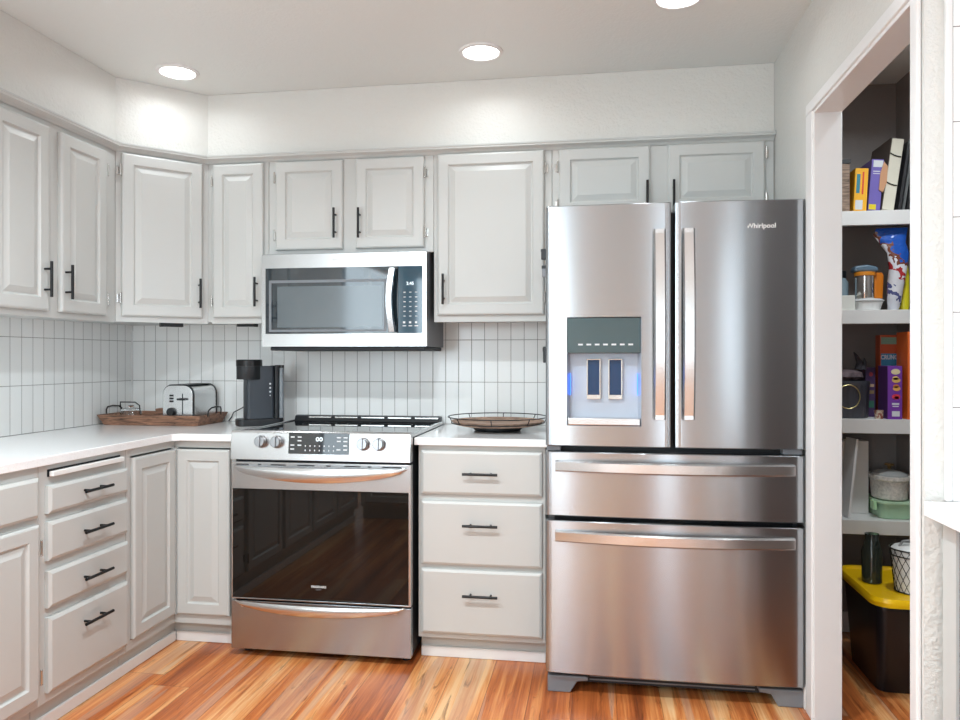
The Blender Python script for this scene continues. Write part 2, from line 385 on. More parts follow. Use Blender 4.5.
def drawer(parent, x0, x1, z0, z1, yfr, hz=None, L=.14, pull=True):
    yf = yfr-.020
    d = ring_panel(x0, x1, z0, z1, yfr-.0006, yf, DRAW).build('drawer', M['cab'], parent)
    if pull: bar_pull(d, (x0+x1)/2, hz if hz is not None else (z0+z1)/2, yf, True, L)
    return d
def upper(name, loc, rz, w, zb, zt, label, dp=.33, group='painted wall cabinets'):
    e = empty(name, loc, rz, label, 'cabinet', group)
    MB().box(.001, w-.001, -dp+.02, -.0095, zb+.012, zt).build('body', M['cab'], e)
    MB().box(.0005, w-.0005, -dp, -dp+.0195, zb, zt).build('face_frame', M['cab'], e, bevel=.0015)
    return e
ZT = 2.1765; ZB = 1.397; HZ = 1.5345
# left wall (local x runs to +y, front faces +x)
u = upper('wall_cabinet', (0, -1.335, 0), PI/2, .7255, ZB-.004, ZT, 'tall two-door grey wall cabinet on the left wall beside the diagonal corner cabinet')
door(u, -1.312+1.335, -1.033+1.335, 1.418, 2.12, -.33, -1.062+1.335, HZ, -1, (1.5, 2.04))
door(u, -.968+1.335, -.693+1.335, 1.418, 2.12, -.33, -.9475+1.335, HZ, 1, (1.488, 2.04))
u = upper('wall_cabinet', (0, -2.10, 0), PI/2, .763, ZB-.004, ZT, 'tall two-door grey wall cabinet on the left wall, outside the frame')
door(u, .03, .36, 1.418, 2.12, -.33, .335, HZ, -1, (1.5, 2.04)); door(u, .40, .735, 1.418, 2.12, -.33, .425, HZ, 1, (1.5, 2.04))
# diagonal corner
e = empty('corner_wall_cabinet', (0, 0, 0), 0, 'diagonal corner wall cabinet with one wide raised-panel door', 'cabinet', 'painted wall cabinets')
MB().prism([(.0095, -.0095), (.629, -.0095), (.629, -.328), (.6105, -.3285), (.3285, -.6085), (.0095, -.618)], ZB+.01, ZT).build('body', M['cab'], e)
dl = math.hypot(.611-.33, .609-.33); md = (( .33+.611)/2, (-.609-.33)/2)
fr = empty('face_frame', (0, 0, 0), 0, None, None); COL.objects.unlink(fr); bpy.data.objects.remove(fr)
R45 = Matrix.Translation((md[0], md[1], 0)) @ Matrix.Rotation(math.radians(45), 4, 'Z')
def frame_diag():
    m = MB(); h = dl/2; m.box(-h, h, -.0025, .001, ZB, ZT); return m.build('face_frame', M['cab'], e, M4=R45)
frame_diag()
dd = ring_panel(-.176, .168, 1.423, 2.137, -.0032, -.0232, DOOR).build('door', M['cab'], e); dd.data.transform(R45)
h = bar_pull(dd, .150, HZ, -.0232); h.data.transform(R45)
for z in (1.50, 2.06): h = hinge(dd, -.181, z, -.020, -1); h.data.transform(R45)
# back wall uppers
u = upper('wall_cabinet', (.630, 0, 0), 0, .283, ZB, ZT, 'narrow single-door wall cabinet between diagonal corner cabinet and microwave')
door(u, .646-.63, .892-.63, 1.425, 2.137, -.33, .867-.63, HZ+.006, -1, (1.50, 2.06))
u = upper('wall_cabinet', (.9145, 0, 0), 0, .7785, 1.712, ZT, 'short two-door wall cabinet right above the microwave')
door(u, .954-.9145, 1.274-.9145, 1.732, 2.137, -.33, 1.244-.9145, 1.846, -1, (1.80, 2.065))
door(u, 1.336-.9145, 1.652-.9145, 1.732, 2.137, -.33, 1.358-.9145, 1.843, 1, (1.80, 2.065))
u = upper('wall_cabinet', (1.6935, 0, 0), 0, .5265, ZB, ZT, 'tall single-door wall cabinet between microwave and fridge')
door(u, 1.714-1.6935, 2.186-1.6935, 1.427, 2.141, -.33, 1.744-1.6935, HZ+.006, 1, (1.50, 2.065))
u = upper('wall_cabinet', (2.2205, 0, 0), 0, W-.002-2.2205, 1.83, ZT, 'wide two-door wall cabinet above the stainless fridge')
door(u, 2.251-2.2205, 2.637-2.2205, 1.86, 2.141, -.33, 2.624-2.2205, 1.92, -1, (1.90, 2.065))
door(u, 2.711-2.2205, 3.104-2.2205, 1.86, 2.141, -.33, 2.733-2.2205, 1.918, 1, (1.90, 2.09))
# thin under-cabinet light bars
for (x, y, rz, L, lab) in ((.42, -.32, PI/4, .10, 'thin dark under-cabinet light bar beneath the diagonal corner cabinet'), (.765, -.24, 0, .09, 'thin dark under-cabinet light bar beneath the narrow cabinet')):
    e = empty('under_cabinet_light', (x, y, ZB+.0095 if rz else ZB+.0115), rz, lab, 'light fixture', 'under-cabinet light bars')
    MB().box(-L/2, L/2, -.02, .02, -.022, 0).build('housing', M['blackplastic'], e, bevel=.002)
    MB().box(-L/2+.01, L/2-.01, -.012, .012, -.0235, -.0222).build('diffuser', M['white'], e)

# base cabinets -------------------------------------------------
TK = .10
def base(name, loc, rz, w, label, frz=.883, dp=.61, tkd=.555, group='painted base cabinets', frame_to=None):
    e = empty(name, loc, rz, label, 'cabinet', group)
    MB().box(.001, w-.001, -dp+.02, -.01, TK, .8825).build('body', M['cab'], e)
    MB().box(.0005, w-.0005, -dp, -dp+.0195, TK-.004, .8828).build('face_frame', M['cab'], e, bevel=.0015)
    MB().box(.001, w-.001, -tkd, -.01, .0005, TK-.0005).build('toe_kick', M['cab'], e)
    return e
# left run: local x = y - y0
y0 = -1.411
b = base('base_cabinet', (0, y0, 0), PI/2, .461, 'drawer base cabinet on the left with four drawers and a cutting board slot', tkd=.58)
cb = MB().box(-1.369-y0, -.99-y0, -.632, -.615, .843, .861).build('cutting_board', M['white'], b, bevel=.003)
plabel(cb, 'pull-out cutting board edge')
MB().box(-1.372-y0, -.987-y0, -.6118, -.6102, .842, .8665).build('slot', M['darkgap'], b)  # dark sheet painted in for the shadow gap around the board
for z0, z1, hz in ((.722, .815, .772), (.566, .695, .630), (.410, .532, .467), (.130, .378, .311)): drawer(b, -1.383-y0, -.959-y0, z0, z1, -.61, hz, .148)
y1 = -1.871
b = base('base_cabinet', (0, y1, 0), PI/2, .459, 'base cabinet at the left edge with one drawer front over a raised-panel door', tkd=.58)
drawer(b, -1.86-y1, -1.428-y1, .719, .848, -.61, pull=False); door(b, -1.86-y1, -1.428-y1, .13, .696, -.61, None, None, 1, (.20, .62))
y2 = -3.30
b = base('base_cabinet', (0, y2, 0), PI/2, 1.427, 'three-door base cabinet on the left wall, outside the frame', tkd=.58)
for a, c in ((.07, .49), (.53, .95), (.98, 1.40)): door(b, a, c, .13, .696, -.61); drawer(b, a, c, .719, .848, -.61, pull=False)
# L-shaped corner base with its folding pair of doors
e = empty('corner_base_cabinet', (0, 0, 0), 0, 'L-shaped corner base cabinet with a folding pair of raised-panel doors', 'cabinet', 'painted base cabinets')
def Lpoly(dx, dy, ye=-.949, xe=.9125): return [(.0005, -.0005), (xe, -.0005), (xe, -dy), (dx, -dy), (dx, ye), (.0005, ye)]
MB().prism(Lpoly(.50, .50), TK, .8825).build('body', M['cab'], e)
mb = MB(); mb.prism([(.61, -.61), (.9125, -.61), (.9125, -.55), (.55, -.55), (.55, -.949), (.61, -.949)], .853, .8826)
mb.prism([(.61, -.61), (.9125, -.61), (.9125, -.55), (.55, -.55), (.55, -.949), (.61, -.949)], TK-.004, .134)
mb.box(.8735, .9125, -.61, -.55, .134, .853); mb.box(.55, .61, -.949, -.9235, .134, .853)
mb.box(.600, .6275, -.6275, -.600, .1345, .8525)
mb.build('face_frame', M['cab'], e)
MB().prism(Lpoly(.58, .555), .0005, TK-.0045).build('toe_kick', M['cab'], e)
mm = Matrix.Rotation(PI/2, 4, 'Z')
d1 = ring_panel(-.9205, -.6288, .138, .846, -.608, -.628, DOOR).build('door', M['cab'], e); d1.data.transform(mm)
d2 = ring_panel(.6288, .871, .138, .846, -.608, -.628, DOOR).build('door', M['cab'], e)
# right of the range
b = base('base_cabinet', (1.690, 0, 0), 0, .520, 'three-drawer base cabinet between the range and the fridge')
for z0, z1, hz in ((.684, .861, .772), (.398, .657, .565), (.118, .380, .284)): drawer(b, 1.705-1.69, 2.198-1.69, z0, z1, -.61, hz, .142)
struct('baseboard_left', MB().box(.5805, .592, -3.29, -.5675, .0005, .043), M['trim'], bevel=.003)
struct('baseboard_back', MB().box(.5925, .912, -.567, -.5555, .0005, .043).box(1.692, 2.208, -.567, -.5555, .0005, .043), M['trim'], bevel=.003)
# countertops
CZ0, CZ1 = .8835, .914
o = MB().prism([(.0005, -.0005), (.912, -.0005), (.912, -.641), (.655, -.641), (.630, -.666), (.630, -3.30), (.0005, -3.30)], CZ0, CZ1).build('countertop', M['quartz'], bevel=.003)
tag(o, 'L-shaped white quartz countertop along the left wall and corner', 'countertop', 'white countertops')
o = MB().box(1.679, 2.220, -.641, -.0005, CZ0, CZ1).build('countertop', M['quartz'], bevel=.003)
tag(o, 'short white countertop between the range and the fridge', 'countertop', 'white countertops')

# ================================================================ MICROWAVE
MX0, MX1, MZ0, MZ1, MY = .9155, 1.6755, 1.289, 1.7105, -.40
e = empty('microwave', (MX0, 0, MZ0), 0, 'stainless over-the-range microwave with black glass door', 'microwave')
def L_(o): # move world-built mesh under the thing's origin
    o.data.transform(Matrix.Translation(-Vector(o.parent.location))) if o.parent.type == 'EMPTY' else None
    return o
mw = e
def mwp(mb, name, mat, parent=None, **k):
    mb.bm.transform(Matrix.Translation((-MX0, 0, -MZ0))); return mb.build(name, mat, parent or mw, **k)
mwp(MB().box(MX0+.004, MX1-.004, -.372, -.012, MZ0, MZ1), 'body', M['greyplastic'], bevel=.002)
mwp(MB().box(MX0+.03, MX1-.01, -.385, -.03, MZ0-.018, MZ0-.0005), 'vent_base', M['darkgap'], bevel=.004)
# door: stainless frame around the glass
def frame_box(x0, x1, y0, y1, z0, z1, l, r, b, t):
    m = MB(); m.box(x0, x1, y0, y1, z0, z0+b); m.box(x0, x1, y0, y1, z1-t, z1)
    if l: m.box(x0, x0+l, y0, y1, z0+b, z1-t)
    if r: m.box(x1-r, x1, y0, y1, z0+b, z1-t)
    return m
DX = 1.5455
md_ = mwp(frame_box(MX0-.004, DX, MY, -.373, MZ0, MZ1-.006, .018, 0, .057, .062), 'door', M['steel_l'])
gl = mwp(MB().box(MX0+.0145, DX, MY+.002, -.374, MZ0+.0575, MZ1-.0685), 'window', M['mwglass'], md_)
mwp(MB().box(.985, 1.475, MY-.0001+.0016, MY+.0019, 1.375, 1.560), 'screen', M['mwscreen'], gl)
mwp(frame_box(.945, 1.495, MY+.0012, MY+.0019, 1.355, 1.588, .012, .012, .010, .012), 'screen_border', M['printg'], gl)
hb = MB(); pts = []
for i in range(17):
    t = i/16; z = 1.352+.280*t; pts.append((1.5265-.0*t, MY-.022-.018*math.sin(PI*t), z))
rings = []
for i, (x, y, z) in enumerate(pts):
    xb = x-.010*math.sin(PI*i/16)
    rings.append([(xb-.016, y+.004, z), (xb-.012, y-.006, z), (xb+.012, y-.006, z), (xb+.016, y+.004, z), (xb+.010, y+.009, z), (xb-.010, y+.009, z)])
hb.loops(rings); hb.box(1.516, 1.536, MY-.018, MY, 1.354, 1.378); hb.box(1.516, 1.536, MY-.018, MY, 1.606, 1.630)
mwp(hb, 'handle', M['steel_l'], md_)
t_ = text('Whirlpool', .021, M['white'], md_, ((1.288-MX0), MY-.0003, 1.676-MZ0), name='logo', bold=.0002)
cp = mwp(frame_box(DX+.0025, MX1, MY, -.373, MZ0, MZ1-.006, 0, .018, .057, .062), 'control_panel', M['steel_l'])
gp = mwp(MB().box(DX+.003, MX1-.0185, MY+.001, -.374, MZ0+.0575, MZ1-.0685), 'panel_glass', M['mwpanel'], cp)
text('2:45', .020, M['digits'], gp, (1.602-MX0, MY+.0007, 1.565-MZ0), name='clock_digits')
mk = MB()
for r in range(6):
    for c in range(3): mk.box(1.572+c*.026, 1.582+c*.026, MY+.0004, MY+.0009, 1.525-r*.021, 1.5285-r*.021)
for c in range(3): mk.box(1.568+c*.027, 1.584+c*.027, MY+.0004, MY+.0009, 1.377, 1.381); mk.box(1.570+c*.027, 1.580+c*.027, MY+.0004, MY+.0009, 1.390, 1.399)
mwp(mk, 'buttons', M['print'], gp)

# ================================================================ RANGE
RX0, RX1 = .9145, 1.6755
rg = empty('range', (RX0, 0, 0), 0, 'stainless slide-in range with black glass oven door', 'stove')
def rp(mb, name, mat, parent=None, **k):
    mb.bm.transform(Matrix.Translation((-RX0, 0, 0))); return mb.build(name, mat, parent or rg, **k)
rp(MB().box(RX0+.002, RX1-.002, -.655, -.03, .035, .9135), 'body', M['darkgap'])
ck = rp(MB().box(RX0+.010, RX1-.010, -.632, -.055, .9145, .9255), 'cooktop', M['blackglass'], bevel=.001)
mk = MB()
for cx, cy, r in ((1.11, -.20, .08), (1.11, -.46, .105), (1.48, -.20, .08), (1.48, -.46, .115), (1.295, -.17, .055)):
    mk.lathe([(r, .9257), (r+.0015, .9257)], (cx, cy, 0), 40, cap0=False, cap1=False)
rp(mk, 'burner_marking', M['printg'], ck)
for q in (RX0, RX1-.0095): rp(MB().box(q, q+.0095, -.632, -.03, .9145, .931), 'side_trim', M['steel_h'], bevel=.002)
v = MB(); v.prism([(-.012, .9145), (-.012, .950), (-.030, .954), (-.052, .950), (-.064, .9265), (-.054, .9145)], RX0+.012, RX1-.012, 'x')
vb = rp(v, 'rear_vent', M['blackplastic'])
mk = MB()
for k in range(5): mk.box(1.0+k*.135, 1.115+k*.135, -.0585, -.0555, .9425, .9475)
rp(mk, 'vent_slot', M['chrome'], vb)
# front control panel, leaning back
A0, A1, A2 = (-.700, .818), (-.688, .930), (-.640, .9375)
cp = rp(MB().prism([(-.655, .818), A0, A1, (-.680, .9375), A2, (-.634, .933), (-.634, .9145), (-.655, .9145)], RX0-.002, RX1+.002, 'x'), 'control_panel', M['steel_l'], bevel=.002)
th = math.atan2(A1[0]-A0[0], A1[1]-A0[1])     # lean angle
def on_panel(x, z, off=0): t = (z-A0[1])/(A1[1]-A0[1]); return Vector((x-RX0, A0[0]+t*(A1[0]-A0[0])-off, z))
PM = lambda x, z, off: Matrix.Translation(on_panel(x, z, off)) @ Matrix.Rotation(-th, 4, 'X')
dp_ = MB().box(-.129, .129, 0, .003, -.043, .043).build('display', M['blackglass'], cp, M4=PM(1.294, .8885, .0022), bevel=.001)
text('00', .024, M['digits'], dp_, on_panel(1.296, .905, .0026), (PI/2-th, 0, 0), 'clock_digits', sx=1.25)
mk = MB()
for r, row in enumerate((.025, .010, -.008, -.024)):
    for x in (-.112, -.082, .085, .113):
        if (r+int(x*100)) % 5: mk.box(x-.008, x+.008, -.0006, 0, row-.002, row+.003)
for r, row in enumerate((-.010, -.028)):
    for k in range(7): mk.box(-.058+k*.020, -.054+k*.020, -.0006, 0, row-.003, row+.003)
mk.build('key_legend', M['print'], dp_, M4=PM(1.294, .8885, .0022))
for x, z in ((1.049, .893), (1.117, .893), (1.483, .889), (1.549, .889)):
    k = MB(); k.lathe([(.0265, 0), (.0265, -.006), (.0235, -.009), (.0225, -.027), (.020, -.030)], n=28, axis='y')
    k.box(-.0045, .0045, -.037, -.028, -.021, .021)
    k.build('knob', M['knob'], cp, M4=PM(x, z, .0003), bevel=0)
mk = MB()
for x in (1.03, 1.065, 1.10, 1.13, 1.465, 1.50, 1.53, 1.566): mk.box(x-RX0-.002, x-RX0+.002, 0, .0005, 0, .003)
mk.build('knob_marking', M['printg'], cp, M4=Matrix.Translation((0, on_panel(0, .926, .0006).y, .925)))
# oven door
od = rp(frame_box(RX0-.002, RX1+.002, -.690, -.657, .240, .808, .006, .010, .006, .112), 'oven_door', M['steel_l'], bevel=.0015)
gl = rp(MB().box(RX0+.0045, RX1-.0085, -.6915, -.658, .2465, .6955), 'oven_window', M['ovenglass'], od)
mk = MB()
for a, b in ((.935, .99), (1.03, 1.045), (1.085, 1.15), (1.20, 1.275), (1.325, 1.345), (1.40, 1.47), (1.50, 1.515), (1.56, 1.64)): mk.box(a, b, -.6904, -.6898, .795, .800)
rp(mk, 'vent_slot', M['darkgap'], od)
text('FRIGIDAIRE', .0125, M['print'], gl, (1.293-RX0, -.6918, .304), name='logo', bold=.0003)
text('GALLERY', .006, M['printg'], gl, (1.293-RX0, -.6918, .293), name='logo')
def bow_handle(x0, x1, zt, hmax, y, out):
    m = MB(); rings = []; N = 28
    for i in range(N+1):
        t = i/N; s = math.sin(PI*t)**.55 if 0 < t < 1 else 0; x = x0+(x1-x0)*t; h = .005+hmax*s; d = .008+out*s
        zc = zt-.010*0-h/2; ring = []
        for k in range(14):
            a = 2*PI*k/14; ring.append((x, y-d+.0*a+math.cos(a)*min(.011, .004+.007*s), zc+math.sin(a)*h/2))
        rings.append(ring)
    m.loops(rings)
    for x in (x0+.035, x1-.035): m.cyl((x, y-.018, zt-.02), (x, y-.0002, zt-.02), .007, 10)
    return m
rp(bow_handle(.928, 1.662, .795, .055, -.690, .048), 'handle', M['steel_h'], od)
dr = rp(MB().box(RX0-.002, RX1+.002, -.690, -.657, .034, .233), 'warming_drawer', M['steel'], bevel=.002)
rp(bow_handle(.935, 1.655, .238, .040, -.690, .036), 'handle', M['steel_h'], dr)
for x, y in ((.95, -.61), (1.64, -.61), (.95, -.1), (1.64, -.1)): rp(MB().cyl((x, y, .0005), (x, y, .0345), .018, 12), 'foot', M['blackplastic'])

# ================================================================ FRIDGE
FX0, FX1 = 2.2255, 3.1380; FC = (FX0+FX1)/2; HW = (FX1-FX0)/2
fg = empty('refrigerator', (FX0, 0, 0), 0, 'stainless french-door refrigerator with water dispenser and two bottom drawers', 'refrigerator')
def fp(mb, name, mat, parent=None, **k):
    mb.bm.transform(Matrix.Translation((-FX0, 0, 0))); return mb.build(name, mat, parent or fg, **k)
def fy(x):
    t = (x-FC)/HW; y = -.842-.013*(1-t*t)
    e = min(x-FX0, FX1-x)
    if e < .022: y += .013*(1-math.sqrt(max(0, 1-(1-e/.022)**2)))
    return y
fp(MB().box(FX0+.006, FX1-.006, -.745, -.04, .075, 1.782), 'body', M['greyplastic'], bevel=.003)
fp(MB().box(FX0+.03, FX1-.03, -.775, -.746, .09, 1.77), 'gasket', M['darkgap'])
def panel(x0, x1, z0, z1, yb, hole=None, round_in=None):
    xs = set([x0, x1]); n = 40
    for i in range(n+1): xs.add(x0+(x1-x0)*i/n)
    for e in (.002, .004, .007, .011, .016, .022, .028):
        if abs(x0-FX0) < .01: xs.add(x0+e)
        if abs(x1-FX1) < .01: xs.add(x1-e)
    if hole: xs.add(hole[0]); xs.add(hole[1])
    xs = sorted(xs)
    if hole: xs = [x for x in xs if not any(0 < abs(x-h) < .004 for h in hole[:2])]
    zs = [z0, z0+.003] + ([hole[2], hole[3]] if hole else []) + [z1-.003, z1]
    m = MB(); bm = m.bm; G = {}
    def Y(x, z):
        y = fy(x)
        if z in (z0, z1): y += .003
        for xe, on in ((x0, abs(x0-FX0) > .01), (x1, abs(x1-FX1) > .01)):
            if on and abs(x-xe) < .004: y += .003
        return y
    for i, x in enumerate(xs):
        for j, z in enumerate(zs): G[i, j] = bm.verts.new((x, Y(x, z), z))
    for i in range(len(xs)-1):
        for j in range(len(zs)-1):
            if hole and hole[0]-1e-6 <= xs[i] < hole[1]-1e-6 and zs[j] == hole[2]: continue
            m._f([G[i, j], G[i+1, j], G[i+1, j+1], G[i, j+1]], True)
    I, J = len(xs)-1, len(zs)-1
    bord = [(i, 0) for i in range(I)]+[(I, j) for j in range(J)]+[(i, J) for i in range(I, 0, -1)]+[(0, j) for j in range(J, 0, -1)]
    F = [G[b] for b in bord]; B = [bm.verts.new((v.co.x, yb, v.co.z)) for v in F]
    for k in range(len(F)): m._f([F[k], B[k], B[(k+1) % len(F)], F[(k+1) % len(F)]])
    m._f(B)
    return m
H = (2.304, 2.571, .990, 1.386)
ld = fp(panel(FX0, 2.6745, .915, 1.795, -.778, H), 'door', M['steel'], sharp=25); plabel(ld, 'left upper door with water and ice dispenser')
rd = fp(panel(2.6905, FX1, .915, 1.795, -.778), 'door', M['steel'], sharp=25); plabel(rd, 'right upper door with the logo')
md2 = fp(panel(FX0, FX1, .658, .893, -.778), 'drawer', M['steel'], sharp=25); plabel(md2, 'shallow middle drawer')
bd = fp(panel(FX0, FX1, .080, .640, -.778), 'drawer', M['steel'], sharp=25); plabel(bd, 'deep bottom freezer drawer')
# recess of the dispenser
yh = -.79
m = MB(); d = .002; x0, x1, z0, z1 = H
front = [(x0, fy(x0), z0), (x1, fy(x1), z0), (x1, fy(x1), z1), (x0, fy(x0), z1)]
back = [(x0+.010, yh, z0+.006), (x1-.010, yh, z0+.006), (x1-.010, yh, z1-.006), (x0+.010, yh, z1-.006)]
A = [m.bm.verts.new(p) for p in front]; B = [m.bm.verts.new(p) for p in back]
for k in range(4): m._f([A[k], A[(k+1) % 4], B[(k+1) % 4], B[k]])
m._f(B)
ds = fp(m, 'dispenser', M['dispin'], ld)
yd = fy(2.43)
fp(MB().box(x0+.002, x1-.002, yd+.004, yd+.016, 1.254, z1-.002), 'dispenser_display', M['teal'], ds, bevel=.003)
mk = MB()
for k in range(7): mk.box(2.345+k*.030, 2.362+k*.030, yd+.0035, yd+.0039, 1.283, 1.289)
fp(mk, 'dispenser_legend', M['print'], ds)
fp(MB().box(x0+.003, x1-.003, yd+.000, -.791, z0+.002, 1.018), 'drip_tray', M['steel_h'], ds, bevel=.003)
for a in (2.378, 2.457):
    p = fp(frame_box(a-.003, a+.049, -.806, -.795, 1.085, 1.234, .005, .005, .016, .004), 'paddle', M['chrome'], ds, bevel=.001)
    fp(MB().box(a+.0025, a+.0435, -.803, -.797, 1.1015, 1.2295), 'paddle_face', M['paddle'], p)
for q in (x1-.0125, x0+.0105): fp(MB().box(q, q+.002, -.812, -.798, 1.10, 1.18), 'dispenser_light', M['blueled'], ds)
# handles: flat bowed bars
def vbar(xa, xb, z0, z1):
    m = MB(); rings = []; N = 24
    for i in range(N+1):
        t = i/N; z = z0+(z1-z0)*t; y = fy((xa+xb)/2)-.030-.028*math.sin(PI*t)
        c = math.copysign(.0, 1); rings.append([(xa, y+.006, z), (xa+.006, y-.002, z), (xb-.006, y-.002, z), (xb, y+.006, z), (xb-.003, y+.012, z), (xa+.003, y+.012, z)])
    m.loops(rings); yy = fy((xa+xb)/2)
    for z in (z0+.001, z1-.031): m.box(xa+.006, xb-.006, yy-.034, yy+.0005, z, z+.030)
    return m
fp(vbar(2.6115, 2.6545, 1.018, 1.695), 'handle', M['steel_h'], ld)
fp(vbar(2.7115, 2.7545, 1.018, 1.695), 'handle', M['steel_h'], rd)
def hbar(xa, xb, zc, h):
    m = MB(); rings = []; N = 32
    for i in range(N+1):
        t = i/N; x = xa+(xb-xa)*t; y = -.855-.040*math.sin(PI*t)
        rings.append([(x, y+.006, zc-h/2), (x, y-.002, zc-h/2+.006), (x, y-.002, zc+h/2-.006), (x, y+.006, zc+h/2), (x, y+.012, zc+h/2-.003), (x, y+.012, zc-h/2+.003)])
    m.loops(rings)
    for x in (xa+.001, xb-.031): m.box(x, x+.030, -.85, fy(x+.015)+.0015, zc-h/2+.005, zc+h/2-.005)
    return m
fp(hbar(2.262, 3.098, .842, .042), 'handle', M['steel_h'], md2)
fp(hbar(2.262, 3.098, .585, .042), 'handle', M['steel_h'], bd)
text('Whirlpool', .024, M['white'], rd, (2.984-FX0, fy(2.984)-.0012, 1.702), name='logo', bold=.0004)
# hinges, feet, grille
for a, b in ((FX0+.004, FX0+.055), (FX1-.075, FX1-.008)): fp(MB().box(a, b, -.822, -.779, .8945, .9135), 'hinge_block', M['greyplastic'], bevel=.003)
for x in (FX0+.03, FX1-.11): fp(MB().box(x, x+.08, -.81, -.70, 1.783, 1.797 if 0 else 1.7935), 'hinge_cover', M['greyplastic'], bevel=.004)
def foot(xa, xb, flip):
    pr = [(xa, .0006), (xb, .0006), (xb, .060), (xa, .060)]
    if flip: pr = [(xa+.035, .0006), (xb, .0006), (xb, .062), (xa-.03, .062), (xa-.03, .048), (xa+.01, .042)]
    else: pr = [(xa, .0006), (xb-.035, .0006), (xb-.01, .042), (xb+.03, .048), (xb+.03, .062), (xa, .062)]
    return MB().prism(pr, -.822, -.745, 'y')
fp(foot(FX0+.006, FX0+.125, False), 'foot', M['greyplastic'], bevel=.004); fp(foot(FX1-.125, FX1-.004, True), 'foot', M['greyplastic'], bevel=.004)
g = MB(); g.box(FX0+.12, FX1-.12, -.775, -.75, .026, .073)
fp(g, 'grille', M['darkgap'])
g = MB()
for k in range(3): g.box(FX0+.16, FX1-.16, -.7765, -.7755, .034+k*.013, .039+k*.013)
fp(g, 'grille_slat', M['greyplastic'])
# clips hanging on the fridge's side
for z0, z1, d, mat, lab in ((1.606, 1.646, .019, 'blackplastic', 'black rounded magnetic clip, the upper one on the left side of the fridge'), (1.540, 1.585, .016, 'greyplastic', 'small grey and black clip below the rounded clip on the left side of the fridge'), (1.219, 1.280, .012, 'blackplastic', 'thin dark strip low on the left side of the fridge, above the round tray')):
    e = empty('magnetic_clip', (FX0-.0003, -.79, z0), 0, lab, 'clip', 'clips on the fridge side')
    MB().box(-d, 0, -.010, .010, 0, z1-z0).build('clip_body', M[mat], e, bevel=.003)
    MB().box(-d-.001, -.002, -.012, -.0105, (z1-z0)*.7, (z1-z0)*.95).build('clip_jaw', M['blackplastic'], e)

# ================================================================ COUNTER THINGS
# wooden tray
TZ = CZ1
tr = empty('serving_tray', (.296, -.18, TZ), 0, 'rustic wooden tray with black metal loop handles in the counter corner', 'tray')
def oct_(hx, hy, c): return [(-hx+c, -hy), (hx-c, -hy), (hx, -hy+c), (hx, hy-c), (hx-c, hy), (-hx+c, hy), (-hx, hy-c), (-hx, -hy+c)]
o0, o1, i1, i0 = oct_(.244, .130, .012), oct_(.268, .152, .014), oct_(.258, .142, .012), oct_(.234, .120, .010)
rings = [[(x, y, .0006) for x, y in o0], [(x, y, .050) for x, y in o1], [(x, y, .050) for x, y in i1], [(x, y, .012) for x, y in i0]]
MB().loops(rings, smooth=False).build('tray_body', M['traywood'], tr, bevel=.001)
for s in (-1, 1):
    MB().tube([(s*.266, -.065, .042), (s*.270, -.060, .070), (s*.275, -.045, .082), (s*.277, 0, .086), (s*.275, .045, .082), (s*.270, .060, .070), (s*.266, .065, .042)], .0035, 8).build('handle', M['black'], tr)
# toaster
to = empty('toaster', (.424, -.155, TZ+.0125), 0, 'small brushed steel two-slice toaster standing in the wooden tray', 'toaster')
def rr(hx, z0, z1, r, n=6):
    P = [(-hx, z0), (hx, z0)]
    for k in range(n+1): a = PI/2*k/n; P.append((hx-r+r*math.cos(a), z1-r+r*math.sin(a)))
    for k in range(n+1): a = PI/2+PI/2*k/n; P.append((-hx+r+r*math.cos(a), z1-r+r*math.sin(a)))
    return P
MB().prism(rr(.078, .012, .180, .045), -.105, .105, 'y', True).build('shell', M['steel_l'], to, bevel=.002)
MB().prism(rr(.0805, .008, .183, .047), -.112, -.1055, 'y').prism(rr(.0805, .008, .183, .047), .1055, .112, 'y').build('end_band', M['blackplastic'], to)
fpn = MB().prism(rr(.0765, .014, .179, .044), -.119, -.1125, 'y').build('front_plate', M['steel_h'], to, bevel=.002)
MB().box(-.0025, .0025, -.0003, 0, .04, .14).build('lever_slot', M['darkgap'], fpn).location = (.026, -.1191, 0)
MB().box(.005, .047, -.137, -.1245, .108, .118).box(.0235, .0285, -.125, -.1195, .108, .118).build('lever', M['blackplastic'], to, bevel=.003)
m = MB()
for k in range(3): m.box(-.040, -.022, -.1235, -.1195, .098+k*.014, .107+k*.014)
m.build('button', M['blackplastic'], to, bevel=.001)
m = MB(); m.lathe([(.021, 0), (.020, -.014), (.017, -.018)], (-.030, -.1195, .052), 24, 'y'); m.build('dial', M['blackplastic'], to)
MB().box(-.055, -.018, -.10, .10, .1815, .1825).box(.018, .055, -.10, .10, .1815, .1825).build('bread_slot', M['darkgap'], to)
for x in (-.06, .06):
    for y in (-.09, .09): MB().cyl((x, y, .0005), (x, y, .0115), .009, 10).build('foot', M['blackplastic'], to)
